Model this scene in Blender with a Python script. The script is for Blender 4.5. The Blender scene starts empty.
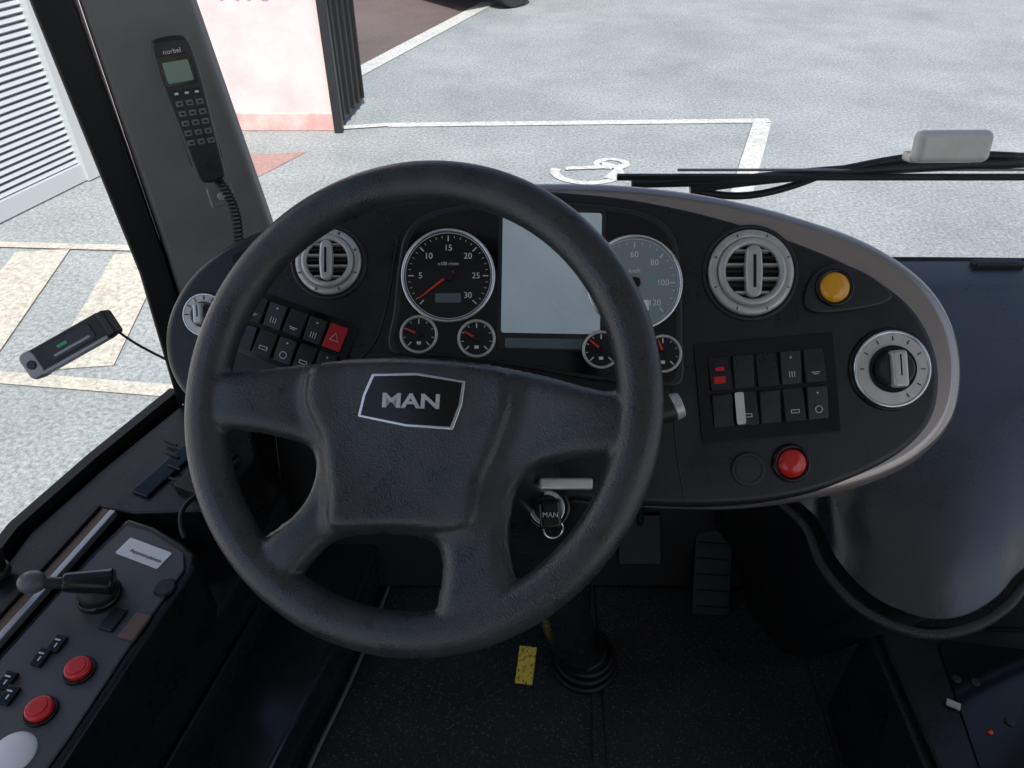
import bpy, bmesh, math, random
import numpy as np
from mathutils import Vector, Matrix
random.seed(4)
R=math.radians
scene=bpy.context.scene
col=scene.collection

# ---------------------------------------------------------------- materials
def mat(name,color,rough=0.5,metal=0.0,spec=0.5,bump=None,var=None,coat=0.0,dust=None,smudge=None,glow=None):
    m=bpy.data.materials.new(name); m.use_nodes=True
    nt=m.node_tree; b=nt.nodes['Principled BSDF']
    b.inputs['Base Color'].default_value=(*color,1)
    b.inputs['Roughness'].default_value=rough
    b.inputs['Metallic'].default_value=metal
    b.inputs['Specular IOR Level'].default_value=spec
    b.inputs['Coat Weight'].default_value=coat
    if glow:
        b.inputs['Emission Color'].default_value=(*glow[0],1); b.inputs['Emission Strength'].default_value=glow[1]
    tc=nt.nodes.new('ShaderNodeTexCoord')
    if bump:
        kind,scale,strength,dist=bump
        if kind=='voro':
            n=nt.nodes.new('ShaderNodeTexVoronoi'); n.inputs['Scale'].default_value=scale
            out=n.outputs['Distance']
        else:
            n=nt.nodes.new('ShaderNodeTexNoise'); n.inputs['Scale'].default_value=scale; n.inputs['Detail'].default_value=4
            out=n.outputs['Fac']
        nt.links.new(tc.outputs['Object'],n.inputs['Vector'])
        bp=nt.nodes.new('ShaderNodeBump'); bp.inputs['Strength'].default_value=strength; bp.inputs['Distance'].default_value=dist
        nt.links.new(out,bp.inputs['Height']); nt.links.new(bp.outputs['Normal'],b.inputs['Normal'])
    if var:
        scale,c2,lo,hi=var
        n=nt.nodes.new('ShaderNodeTexNoise'); n.inputs['Scale'].default_value=scale; n.inputs['Detail'].default_value=6
        n.inputs['Roughness'].default_value=0.65
        nt.links.new(tc.outputs['Object'],n.inputs['Vector'])
        r=nt.nodes.new('ShaderNodeValToRGB'); r.color_ramp.elements[0].position=lo; r.color_ramp.elements[1].position=hi
        r.color_ramp.elements[0].color=(*color,1); r.color_ramp.elements[1].color=(*c2,1)
        nt.links.new(n.outputs['Fac'],r.inputs['Fac']); last=r.outputs['Color']
        if dust:
            n3=nt.nodes.new('ShaderNodeTexNoise'); n3.inputs['Scale'].default_value=dust[0]; n3.inputs['Detail'].default_value=3
            nt.links.new(tc.outputs['Object'],n3.inputs['Vector'])
            r3=nt.nodes.new('ShaderNodeValToRGB'); r3.color_ramp.elements[0].position=dust[1]; r3.color_ramp.elements[1].position=dust[1]+.06
            nt.links.new(n3.outputs['Fac'],r3.inputs['Fac'])
            mx=nt.nodes.new('ShaderNodeMix'); mx.data_type='RGBA'; mx.inputs['B'].default_value=(*dust[2],1)
            nt.links.new(r3.outputs['Color'],mx.inputs['Factor']); nt.links.new(last,mx.inputs['A']); last=mx.outputs['Result']
        nt.links.new(last,b.inputs['Base Color'])
        sp=smudge or .08
        mr=nt.nodes.new('ShaderNodeMapRange'); mr.inputs['From Min'].default_value=.3; mr.inputs['From Max'].default_value=.7
        mr.inputs['To Min'].default_value=max(0.02,rough-sp); mr.inputs['To Max'].default_value=min(1,rough+sp*1.3)
        nt.links.new(n.outputs['Fac'],mr.inputs['Value']); nt.links.new(mr.outputs['Result'],b.inputs['Roughness'])
    return m

M={}
M['plastic']=mat('black_textured_plastic',(.011,.012,.015),.30,bump=('noise',1400,.3,.0005),var=(14,(.019,.020,.024),.4,.75),dust=(420,.70,(.07,.07,.07)),smudge=.10)
M['plastic2']=mat('dark_grey_plastic',(.021,.022,.025),.34,bump=('noise',1100,.25,.0005),var=(9,(.032,.032,.034),.4,.75))
M['gloss']=mat('gloss_black_plastic',(.006,.006,.008),.12)
M['shelf']=mat('satin_black_moulding',(.018,.020,.025),.30,spec=.9,bump=('noise',520,.4,.0009),var=(11,(.030,.032,.038),.4,.8),dust=(500,.68,(.10,.10,.11)),coat=.15)
M['lining']=mat('satin_lining',(.016,.018,.024),.24,spec=.8,bump=('noise',600,.15,.0005),var=(8,(.027,.029,.034),.4,.8))
M['leather']=mat('wheel_leather_grain',(.032,.035,.039),.31,spec=.7,bump=('voro',560,.40,.0007),var=(26,(.056,.059,.062),.35,.72),smudge=.11)
M['taupe']=mat('satin_taupe_trim',(.42,.375,.36),.24,metal=.7,bump=('noise',900,.1,.0003))
M['silver']=mat('satin_silver',(.68,.67,.64),.36,metal=.45,var=(60,(.56,.55,.52),.4,.7))
M['dsilver']=mat('dull_silver',(.30,.30,.30),.34,metal=.5)
M['chrome']=mat('chrome',(.84,.85,.87),.16,metal=.85)
M['white']=mat('white_print',(.86,.87,.88),.5)
M['ivory']=mat('ivory_plastic',(.78,.77,.71),.35,var=(30,(.70,.68,.61),.4,.7))
M['red']=mat('red_button',(.72,.02,.015),.20,coat=.5)
M['hazard']=mat('hazard_red',(.62,.02,.035),.3)
M['needle']=mat('needle_red',(.9,.05,.04),.4)
M['amber']=mat('amber_lens',(.95,.42,.01),.2,coat=.6)
M['face']=mat('gauge_face',(.010,.011,.013),.3)
M['face_haze']=mat('gauge_face_haze_tint',(.30,.345,.375),.22,coat=.5)  # dial colour paled to stand in for window haze reflected over the speedometer
M['lcd']=mat('lcd_screen',(.56,.64,.69),.2,var=(7,(.40,.47,.52),.3,.75),coat=.6,glow=((.62,.76,.85),.10))  # pale base carries reflected window haze; small glow added to brighten the screen
M['lcd2']=mat('lcd_screen_dark',(.12,.15,.165),.2,coat=.5)
M['lcdgreen']=mat('phone_lcd',(.24,.36,.28),.25)
M['trim']=mat('pillar_trim',(.22,.208,.20),.5,bump=('noise',1200,.3,.0006),var=(7,(.28,.267,.255),.35,.75))
M['rubber']=mat('black_rubber',(.010,.010,.011),.5)
M['bead']=mat('ribbed_bead',(.055,.055,.057),.32)
M['yellow']=mat('yellow_label',(.65,.50,.03),.5,var=(160,(.10,.09,.02),.52,.6))
M['floor']=mat('cab_floor_vinyl',(.024,.025,.027),.5,bump=('noise',400,.5,.001),var=(5,(.042,.042,.044),.35,.7),dust=(260,.60,(.14,.145,.155)))
M['brown']=mat('brown_strip',(.16,.10,.075),.4)
M['alu']=mat('aluminium',(.55,.55,.55),.3,metal=.8)
M['liner']=mat('cab_liner_grey',(.50,.49,.48),.8,var=(3,(.56,.55,.53),.3,.7))
M['icon']=mat('switch_icon',(.7,.73,.75),.5)
M['greenled']=mat('green_led',(.05,.45,.2),.3)

def asphalt(name,c1,c2,speck,sc=34):
    m=bpy.data.materials.new(name); m.use_nodes=True; nt=m.node_tree; b=nt.nodes['Principled BSDF']
    tc=nt.nodes.new('ShaderNodeTexCoord')
    n1=nt.nodes.new('ShaderNodeTexNoise'); n1.inputs['Scale'].default_value=.8; n1.inputs['Detail'].default_value=9; n1.inputs['Roughness'].default_value=.72
    n2=nt.nodes.new('ShaderNodeTexNoise'); n2.inputs['Scale'].default_value=sc; n2.inputs['Detail'].default_value=6; n2.inputs['Roughness'].default_value=.85
    r1=nt.nodes.new('ShaderNodeValToRGB'); r1.color_ramp.elements[0].position=.3; r1.color_ramp.elements[1].position=.7
    r1.color_ramp.elements[0].color=(*c1,1); r1.color_ramp.elements[1].color=(*c2,1)
    r2=nt.nodes.new('ShaderNodeValToRGB'); r2.color_ramp.elements[0].position=.38; r2.color_ramp.elements[1].position=.62
    r2.color_ramp.elements[0].color=(*speck[0],1); r2.color_ramp.elements[1].color=(*speck[1],1)
    mx=nt.nodes.new('ShaderNodeMix'); mx.data_type='RGBA'; mx.blend_type='MULTIPLY'; mx.inputs['Factor'].default_value=1
    nt.links.new(tc.outputs['Object'],n1.inputs['Vector']); nt.links.new(tc.outputs['Object'],n2.inputs['Vector'])
    nt.links.new(n1.outputs['Fac'],r1.inputs['Fac']); nt.links.new(n2.outputs['Fac'],r2.inputs['Fac'])
    nt.links.new(r1.outputs['Color'],mx.inputs['A']); nt.links.new(r2.outputs['Color'],mx.inputs['B'])
    nt.links.new(mx.outputs['Result'],b.inputs['Base Color'])
    bp=nt.nodes.new('ShaderNodeBump'); bp.inputs['Strength'].default_value=.5; bp.inputs['Distance'].default_value=.005
    nt.links.new(n2.outputs['Fac'],bp.inputs['Height']); nt.links.new(bp.outputs['Normal'],b.inputs['Normal'])
    b.inputs['Roughness'].default_value=.7
    return m
M['ground']=asphalt('weathered_asphalt',(.25,.275,.285),(.40,.425,.435),((.50,.52,.54),(1.32,1.32,1.32)),40)
M['brownroad']=asphalt('brown_asphalt',(.13,.10,.095),(.19,.15,.14),((.7,.7,.7),(1.1,1.1,1.1)))
M['redpatch']=asphalt('red_paving',(.36,.22,.20),(.44,.30,.27),((.7,.7,.7),(1.1,1.1,1.1)))
M['paint']=asphalt('worn_white_paint',(.58,.58,.56),(.78,.78,.76),((.55,.56,.57),(1.12,1.12,1.12)))
M['paint2']=asphalt('worn_cream_paint',(.50,.475,.42),(.66,.635,.57),((.55,.55,.55),(1.12,1.12,1.12)))
M['wallwhite']=mat('white_render',(.78,.78,.78),.85,var=(2.5,(.72,.71,.70),.35,.75))
M['wallpink']=mat('pinkish_white_render',(.68,.565,.575),.85,var=(2.2,(.62,.38,.40),.42,.80))
M['wallred']=mat('red_plinth',(.55,.26,.25),.8,var=(4,(.66,.48,.46),.35,.65))
M['shutter']=mat('grey_shutter_metal',(.50,.535,.56),.45,metal=.1)
M['blackmetal']=mat('black_metal',(.025,.027,.030),.4,metal=.3)
M['carpaint']=mat('dark_car_paint',(.02,.025,.04),.2,coat=1)
M['tyre']=mat('tyre_rubber',(.02,.02,.02),.7)
M['brick']=mat('far_facade',(.42,.38,.33),.85,var=(2,(.36,.32,.28),.3,.7))
M['winglass']=mat('dark_window',(.03,.04,.05),.1)

def glassmat(name,tint,refl):
    m=bpy.data.materials.new(name); m.use_nodes=True; nt=m.node_tree
    for n in list(nt.nodes): nt.nodes.remove(n)
    o=nt.nodes.new('ShaderNodeOutputMaterial'); t=nt.nodes.new('ShaderNodeBsdfTransparent'); g=nt.nodes.new('ShaderNodeBsdfGlossy')
    g.inputs['Roughness'].default_value=.02
    f=nt.nodes.new('ShaderNodeFresnel'); f.inputs['IOR'].default_value=1.3
    mm=nt.nodes.new('ShaderNodeMath'); mm.operation='MULTIPLY'; mm.inputs[1].default_value=refl
    nt.links.new(f.outputs[0],mm.inputs[0])
    t.inputs['Color'].default_value=(*tint,1)
    mx=nt.nodes.new('ShaderNodeMixShader'); nt.links.new(mm.outputs[0],mx.inputs[0]); nt.links.new(t.outputs[0],mx.inputs[1]); nt.links.new(g.outputs[0],mx.inputs[2])
    nt.links.new(mx.outputs[0],o.inputs[0]); return m
M['glass']=glassmat('window_glass',(.97,.99,.99),.8)

# ---------------------------------------------------------------- helpers
def empty(name,loc=(0,0,0),rot=None,world=False):
    e=bpy.data.objects.new(name,None); e.empty_display_size=.05; col.objects.link(e)
    mt=Matrix.Translation(loc)
    if rot is not None: mt=mt@rot.to_4x4()
    e.matrix_world=mt
    e['wc']=1 if world else 0
    return e
def fin(ob,m,parent,loc=(0,0,0),rot=(0,0,0),smooth=True):
    if m is not None: ob.data.materials.append(M[m] if isinstance(m,str) else m)
    ob.location=loc; ob.rotation_euler=rot
    if parent is not None:
        ob.parent=parent
        if parent.get('wc'): ob.matrix_parent_inverse=parent.matrix_basis.inverted()
    return ob
def meshob(name,verts,faces,m,parent,loc=(0,0,0),rot=(0,0,0),smooth=False):
    me=bpy.data.meshes.new(name); me.from_pydata([tuple(v) for v in verts],[],faces); me.update()
    if smooth: me.polygons.foreach_set('use_smooth',[True]*len(me.polygons))
    ob=bpy.data.objects.new(name,me); col.objects.link(ob)
    return fin(ob,m,parent,loc,rot)
def bmob(name,bm,m,parent,loc=(0,0,0),rot=(0,0,0),smooth=False):
    bmesh.ops.recalc_face_normals(bm,faces=bm.faces)
    me=bpy.data.meshes.new(name); bm.to_mesh(me); bm.free()
    if smooth: me.polygons.foreach_set('use_smooth',[True]*len(me.polygons))
    ob=bpy.data.objects.new(name,me); col.objects.link(ob)
    return fin(ob,m,parent,loc,rot)
def bev(ob,w,seg=3,ang=35):
    b=ob.modifiers.new('bevel','BEVEL'); b.width=w; b.segments=seg; b.limit_method='ANGLE'; b.angle_limit=R(ang)
    ob.data.polygons.foreach_set('use_smooth',[True]*len(ob.data.polygons))
    w2=ob.modifiers.new('wn','WEIGHTED_NORMAL'); w2.keep_sharp=False
    return ob
def box(name,size,loc,m,parent,rot=(0,0,0),b=0.0,seg=3):
    bm=bmesh.new(); bmesh.ops.create_cube(bm,size=1)
    bmesh.ops.scale(bm,vec=size,verts=bm.verts)
    ob=bmob(name,bm,m,parent,loc,rot)
    if b: bev(ob,b,seg)
    return ob
def cyl(name,r,h,loc,m,parent,rot=(0,0,0),b=0.0,seg=48,r2=None):
    bm=bmesh.new(); bmesh.ops.create_cone(bm,cap_ends=True,segments=seg,radius1=r,radius2=r if r2 is None else r2,depth=h)
    ob=bmob(name,bm,m,parent,loc,rot)
    if b: bev(ob,b,3)
    else:
        ob.data.polygons.foreach_set('use_smooth',[len(p.vertices)==4 for p in ob.data.polygons])
    return ob
def torus_data(Rm,r,n=96,k=16,sz=1.0):
    v=[];f=[]
    for i in range(n):
        a=2*math.pi*i/n
        for j in range(k):
            c=2*math.pi*j/k
            v.append(((Rm+r*math.cos(c))*math.cos(a),(Rm+r*math.cos(c))*math.sin(a),r*sz*math.sin(c)))
    for i in range(n):
        for j in range(k):
            f.append((i*k+j,((i+1)%n)*k+j,((i+1)%n)*k+(j+1)%k,i*k+(j+1)%k))
    return v,f
def torus(name,Rm,r,loc,m,parent,rot=(0,0,0),sz=1.0,n=72):
    v,f=torus_data(Rm,r,n,12,sz); return meshob(name,v,f,m,parent,loc,rot,True)
def sphere(name,r,loc,m,parent,scale=(1,1,1),rot=(0,0,0)):
    bm=bmesh.new(); bmesh.ops.create_uvsphere(bm,u_segments=32,v_segments=20,radius=r)
    bmesh.ops.scale(bm,vec=scale,verts=bm.verts)
    return bmob(name,bm,m,parent,loc,rot,True)
def poly(name,pts,z0,z1,m,parent,b=0.0,seg=4,loc=(0,0,0),rot=(0,0,0)):
    bm=bmesh.new(); vs=[bm.verts.new((p[0],p[1],z0)) for p in pts]; f=bm.faces.new(vs)
    r=bmesh.ops.extrude_face_region(bm,geom=[f])
    for e in r['geom']:
        if isinstance(e,bmesh.types.BMVert): e.co.z=z1
    ob=bmob(name,bm,m,parent,loc,rot)
    if b: bev(ob,b,seg,50)
    return ob
def tube(name,pts,r,m,parent,res=6,closed=False,smooth=True):
    cu=bpy.data.curves.new(name,'CURVE'); cu.dimensions='3D'; cu.bevel_depth=r; cu.bevel_resolution=3; cu.use_fill_caps=True
    sp=cu.splines.new('NURBS' if smooth else 'POLY'); sp.points.add(len(pts)-1)
    for p,q in zip(sp.points,pts): p.co=(*q,1)
    if smooth: sp.order_u=3; sp.use_endpoint_u=not closed
    sp.use_cyclic_u=closed; sp.resolution_u=res
    ob=bpy.data.objects.new(name,cu); col.objects.link(ob); return fin(ob,m,parent)
def text(name,s,size,loc,m,parent,rot=(0,0,0),ext=.0003,bold=0.0):
    cu=bpy.data.curves.new(name,'FONT'); cu.body=s; cu.size=size; cu.align_x='CENTER'; cu.align_y='CENTER'; cu.extrude=ext; cu.offset=bold; cu.resolution_u=4
    ob=bpy.data.objects.new(name,cu); col.objects.link(ob); return fin(ob,m,parent,loc,rot)
def catmull(pts,n=8,closed=True):
    out=[];N=len(pts); rng=N if closed else N-1
    for i in range(rng):
        if closed: p=[pts[(i+k-1)%N] for k in range(4)]
        else: p=[pts[max(0,min(N-1,i+k-1))] for k in range(4)]
        p=[np.array(q,float) for q in p]
        for j in range(n):
            t=j/n
            out.append(tuple(.5*((2*p[1])+(-p[0]+p[2])*t+(2*p[0]-5*p[1]+4*p[2]-p[3])*t*t+(-p[0]+3*p[1]-3*p[2]+p[3])*t**3)))
    if not closed: out.append(tuple(pts[-1]))
    return out
def rrect(w,h,r,n=5):
    out=[]
    for cx,cy,a0 in ((w/2-r,h/2-r,0),(-w/2+r,h/2-r,90),(-w/2+r,-h/2+r,180),(w/2-r,-h/2+r,270)):
        for i in range(n+1):
            a=R(a0+90*i/n); out.append((cx+r*math.cos(a),cy+r*math.sin(a)))
    return out

PITCH=38
cam=bpy.data.cameras.new('camera'); camo=bpy.data.objects.new('camera',cam); col.objects.link(camo)
camo.location=(0,0,2.25); camo.rotation_euler=(R(90-PITCH),0,0)
cam.sensor_width=36; cam.lens=26.72; cam.clip_start=.02; cam.clip_end=1500
scene.camera=camo

# ================================================================= DASHBOARD
dash=empty('dashboard',(0,.709,1.696),Matrix.Rotation(R(52),3,'X'))
K=.0011842                    # fascia drawing grid -> metres
def D(u,v): return ((u-512)*K,(384-v)*K)
def D3(u,v,h): return ((u-512)*K,(384-v)*K,h)
outline=[(163,338),(172,302),(196,268),(235,240),(285,222),(350,207),(430,194),(520,188),(600,192),(660,201),(720,215),(788,236),(855,264),(905,296),(932,332),(943,375),(936,418),(910,450),(868,475),(810,496),(740,507),(660,508),(560,500),(450,480),(340,448),(250,428),(195,405),(170,375)]
fo=catmull([D(*p) for p in outline],6)
fascia=poly('fascia',fo,-.07,0,'plastic',dash,b=.012,seg=5)
hood=[(166,337),(177,299),(200,265),(237,236),(286,218),(350,202),(430,187),(520,180),(600,180),(664,185),(728,195),(800,213),(874,240),(930,278),(960,323),(969,375),(958,424),(924,462),(874,487),(812,503),(740,512),(660,511),(560,503),(450,483),(340,451),(250,429),(198,405),(174,373)]
ho=catmull([D(*p) for p in hood],6)
poly('hood_shell',ho,-.13,-.003,'taupe',dash,b=.020,seg=8)
tube('fascia_seam',[D3(672,388,.0002),D3(674,430,.0002),D3(679,470,.0002),D3(684,498,.0002)],.0009,'rubber',dash)
tube('fascia_seam_left',[D3(398,235,.0002),D3(392,280,.0002),D3(384,320,.0002),D3(372,352,.0002),D3(345,372,.0002)],.0012,'rubber',dash)
cl=[(392,352),(394,310),(398,268),(405,236),(424,216),(460,207),(530,203),(600,206),(650,216),(675,240),(681,290),(682,340),(680,384),(640,384),(590,380),(520,368),(450,358)]
clo=catmull([D(*p) for p in cl],5)
poly('cluster_surround',clo,-.004,.007,'plastic2',dash,b=.004)
ccx,ccy=D(538,294)
cli=[(ccx+(x-ccx)*.955,ccy+(y-ccy)*.94) for x,y in clo]
poly('cluster_panel',cli,.002,.0078,'gloss',dash,b=.0006,seg=2)
def plate(name,u,v,w,h,z,m,th=.0012,r=3,rz=0,b=.0004,parent=None):
    return poly(name,rrect(w*K,h*K,r*K),0,th,m,parent or dash,b=b,seg=2,loc=D3(u,v,z),rot=(0,0,R(rz)))
plate('display_bezel',551,280,106,142,.0078,'plastic2',r=6,rz=-1)
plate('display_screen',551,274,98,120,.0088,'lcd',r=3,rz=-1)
plate('display_footer',551,344,92,10,.0088,'lcd2',r=2,rz=-1)

def gauge(name,u,v,r,labels,needle,major,minor,facem='face',a0=225,a1=-45,z=.0085,small=False):
    e=bpy.data.objects.new(name,None); col.objects.link(e); e.parent=dash; e.location=D3(u,v,z); e['wc']=0; e.empty_display_size=.01
    rr=r*K
    cyl('face',rr,.003,(0,0,.0005),facem,e,seg=64)
    torus('bezel_ring',rr,rr*(.085 if small else .038),(0,0,.003),'silver' if small else 'chrome',e,sz=1.2)
    if not small: torus('inner_ring',rr*.94,rr*.007,(0,0,.0022),'white',e)
    bm=bmesh.new()
    def tick(ang,ri,ro,w):
        c,s=math.cos(ang),math.sin(ang)
        q=[(ri*c+w*s,ri*s-w*c),(ro*c+w*s,ro*s-w*c),(ro*c-w*s,ro*s+w*c),(ri*c-w*s,ri*s+w*c)]
        bm.faces.new([bm.verts.new((x,y,.0024)) for x,y in q])
    kf=2.6 if small else 1
    for i in range(major+1):
        a=R(a0+(a1-a0)*i/major); tick(a,rr*(.60 if small else .76),rr*.88,rr*.013*kf)
    nm=major*minor
    for i in range(nm+1):
        a=R(a0+(a1-a0)*i/nm); tick(a,rr*(.74 if small else .83),rr*.88,rr*.007*kf)
    bmob('ticks',bm,'white',e)
    for i,l in enumerate(labels):
        a=R(a0+(a1-a0)*i/(len(labels)-1))
        if l: text('numeral',l,rr*.185,(rr*.61*math.cos(a),rr*.61*math.sin(a),.0022),'white',e,ext=.0001)
    na=R(needle)
    bm=bmesh.new(); L=rr*.82; w=rr*(.085 if small else .03)
    vs=[bm.verts.new(p) for p in ((-rr*.15,-w,0),(L,-w*.4,0),(L,w*.4,0),(-rr*.15,w,0))]
    f=bm.faces.new(vs); ex=bmesh.ops.extrude_face_region(bm,geom=[f])
    for g in ex['geom']:
        if isinstance(g,bmesh.types.BMVert): g.co.z=.0008
    bmob('needle',bm,'needle',e,(0,0,.0045),(0,0,na))
    cyl('needle_hub',rr*(.2 if small else .12),.004,(0,0,.0045),'gloss',e,b=.0006)
    return e
g=gauge('tachometer',449,277,45,['','5','10','15','20','25','30'],218,6,5)
box('odometer_lcd',(.030,.011,.001),(0,-.026,.0025),'lcd2',g); text('unit','x100 r/min',.0055,(0,.014,.0022),'white',g,ext=.0001)
g=gauge('speedometer',633,284,46,['','20','40','60','80','100','120'],222,6,4,'face_haze')
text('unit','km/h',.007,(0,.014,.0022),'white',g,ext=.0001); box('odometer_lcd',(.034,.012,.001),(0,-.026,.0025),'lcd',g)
for nm_,u_,v_,nd in (('temperature_gauge',420,335,155),('pressure_gauge',477,339,150),('pressure_gauge_rear',600,350,140),('fuel_gauge',661,354,110)):
    g=gauge(nm_,u_,v_,17.5,['','',''],nd,2,4,small=True); box('symbol',(.005,.0035,.0004),(0,-.010,.0024),'white',g)

def vent(name,u,v,r):
    e=bpy.data.objects.new(name,None); col.objects.link(e); e.parent=dash; e.location=D3(u,v,0); e['wc']=0
    rr=r*K
    torus('outer_ring',rr*.88,rr*.12,(0,0,.003),'silver',e,sz=.8)
    torus('inner_collar',rr*.70,rr*.09,(0,0,.008),'silver',e,sz=1.1)
    cyl('dark_throat',rr*.64,.003,(0,0,-.0005),'rubber',e)
    for i in range(7):
        y=(-.48+i*.16)*rr; L=2*math.sqrt(max(0,(rr*.62)**2-y*y))
        box('slat',(L,rr*.055,.006),(0,y,.006),'silver' if i%2==0 else 'plastic2',e,rot=(R(-20),0,0),b=.0004,seg=2)
    lv=[(-.13,-.55),(.13,-.55),(.19,-.2),(.19,.2),(.13,.55),(-.13,.55),(-.19,.2),(-.19,-.2)]
    poly('thumb_lever',catmull([(x*rr,y*rr) for x,y in lv],4),.006,.018,'silver',e,b=.003)
    box('lever_slot',(rr*.07,rr*.75,.002),(0,0,.0178),'gloss',e,b=.0003,seg=2)
    for k in range(8):
        a=R(22.5+45*k); box('ring_dimple',(.0035,.0014,.001),(rr*.9*math.cos(a),rr*.9*math.sin(a),.0075),'plastic2',e,rot=(0,0,a))
    return e
vent('air_vent_left',329,262,33); vent('air_vent_right',750,273,43)
torus('vent_dish',46*K,.003,D3(750,273,0),'plastic2',dash)
torus('vent_dish_left',36*K,.003,D3(329,262,0),'plastic2',dash)
plate('slot_cover',247,256,32,14,.0,'gloss',r=5,rz=28)

pod=catmull([D(*p) for p in [(803,300),(812,275),(835,264),(865,274),(890,294),(880,305),(845,312),(812,313)]],6)
poly('button_pod',pod,-.002,.006,'plastic2',dash,b=.004)
torus('amber_bezel',17*K,.0028,D3(832,288,.007),'gloss',dash)
sphere('amber_lens',15.5*K,D3(832,288,.006),'amber',dash,scale=(1,1,.45))
torus('red_bezel',17*K,.0028,D3(791,463,.002),'gloss',dash); sphere('red_lens',14.5*K,D3(791,463,.002),'red',dash,scale=(1,1,.55))
cyl('blank_plug',17*K,.005,D3(748,469,.001),'plastic2',dash,b=.0012); torus('blank_plug_groove',13*K,.0006,D3(748,469,.0036),'rubber',dash)

def knob(name,u,v,r):
    e=bpy.data.objects.new(name,None); col.objects.link(e); e.parent=dash; e.location=D3(u,v,0); e['wc']=0
    rr=r*K
    cyl('chrome_plate',rr,.006,(0,0,.003),'silver',e,b=.0025,seg=64)
    torus('chrome_rim',rr*.97,rr*.05,(0,0,.005),'chrome',e)
    torus('black_surround',rr*1.05,rr*.05,(0,0,.001),'gloss',e)
    cyl('dial_recess',rr*.62,.002,(0,0,.0068),'gloss',e,seg=64)
    cyl('dial',rr*.50,.016,(0,0,.012),'plastic2',e,b=.003,r2=rr*.45)
    poly('grip_bar',rrect(rr*.42,rr*.96,rr*.1),.012,.026,'silver',e,b=.004,rot=(0,0,R(4)))
    box('grip_line',(.0014,rr*.55,.0006),(0,rr*.1,.0262),'gloss',e,rot=(0,0,R(4)))
    for k in range(9):
        a=R(-60+k*30); box('dial_mark',(.005,.0012,.0006),(rr*.80*math.cos(a),rr*.80*math.sin(a),.0064),'rubber',e,rot=(0,0,a))
    return e
knob('mirror_control_knob',890,369,38); knob('light_switch_knob',206,315,21)

def icon(e,kind,x,y,z,s):
    if kind==0: box('icon',(s,.0009,.0004),(x,y,z),'icon',e); box('icon',(s*.6,.0009,.0004),(x,y-.002,z),'icon',e)
    elif kind==1: torus('icon',s*.4,.0005,(x,y,z),'icon',e,n=20)
    elif kind==2:
        for dx in (-.3,0,.3): box('icon',(.0008,s*.7,.0004),(x+dx*s,y,z),'icon',e)
    else:
        box('icon',(s,.0008,.0004),(x,y+.0018,z),'icon',e); box('icon',(s,.0008,.0004),(x,y-.0018,z),'icon',e); box('icon',(.0008,.0042,.0004),(x-s*.45,y,z),'icon',e); box('icon',(.0008,.0042,.0004),(x+s*.45,y,z),'icon',e)
def switchpanel(name,u,v,w,h,rot,cols,rows,sw,sh,px,py,special,blanks=()):
    e=bpy.data.objects.new(name,None); col.objects.link(e); e.parent=dash; e.location=D3(u,v,0); e.rotation_euler=(0,0,R(rot)); e['wc']=0
    poly('panel_frame',rrect(w*K,h*K,.004),-.001,.0022,'gloss',e,b=.001,seg=2)
    for r in range(rows):
        for c in range(cols):
            x=(c-(cols-1)/2)*px*K; y=((rows-1)/2-r)*py*K
            mm='plastic2'; zz=.0046
            if (c,r) in blanks: mm='plastic'; zz=.0035
            if (c,r) in special: mm=special[(c,r)]
            box('rocker',(sw*K,sh*K,.006),(x,y,zz),mm,e,rot=(R(5 if (c+r)%2 else -5),0,0),b=.0012)
            if (c,r) not in blanks and mm!='hazard':
                icon(e,(c*2+r)%4,x,y-sh*K*.2,zz+.0040,.010)
                if (c+r)%2: box('icon_led',(.002,.002,.0004),(x,y+sh*K*.3,zz+.0040),'icon',e)
            if mm=='hazard':
                v3=[(x-.005,y-.004,zz+.004),(x+.005,y-.004,zz+.004),(x,y+.005,zz+.004)]
                tube('hazard_triangle',v3,.0005,'white',e,closed=True,smooth=False)
    return e
switchpanel('switch_panel_right',767,388,140,100,5,5,2,20,33,23.5,37,{},blanks=((1,0),(2,0),(0,1),(2,1),(0,0)))
switchpanel('switch_panel_left',292,337,120,66,-20,5,2,18,25,21,29,{(4,0):'hazard'},blanks=((0,1),))
plate('red_icon',718,369,9,4,.0078,'hazard',th=.0005,r=1,rz=5); plate('red_icon_2',718,380,12,7,.0078,'hazard',th=.0005,r=1,rz=5)
plate('white_slide',738,408,9,32,.0085,'ivory',th=.001,r=2,rz=5)

shelf=empty('dashboard_shelf',(.8,.95,1.5),world=True)
top=[(-.50,1.05),(-.48,.88),(-.30,.86),(.10,.86),(.40,.86),(.40,1.24),(-.42,1.24)]
poly('rear_shelf',top,1.50,1.555,'shelf',shelf,b=.01)
front=catmull([(.38,.86),(.445,.77),(.452,.69),(.478,.625),(.53,.590),(.585,.592),(.645,.622),(.70,.665),(.80,.72),(1.0,.79),(1.3,.84),(1.62,.86)],6,closed=False)
vs=[];fs=[];n=len(front);NR=18
for i,(x,y) in enumerate(front):
    xt=.36+(1.62-.36)*i/(n-1)
    xt=x*.5+xt*.5 if i else .36
    xt=max(xt,.36)
    for j in range(NR+1):
        t=(j/NR)**1.4; X=x+(xt-x)*t; Y=y+(1.235-y)*t
        z=1.42+.15*(1-(1-t)**1.9)-.014*math.exp(-((t)/.06)**2)
        vs.append((X,Y,z))
for i in range(n-1):
    for j in range(NR):
        a=i*(NR+1)+j; fs.append((a,a+NR+1,a+NR+2,a+1))
meshob('right_moulding',vs,fs,'shelf',shelf,smooth=True)
vs=[];fs=[]
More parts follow.
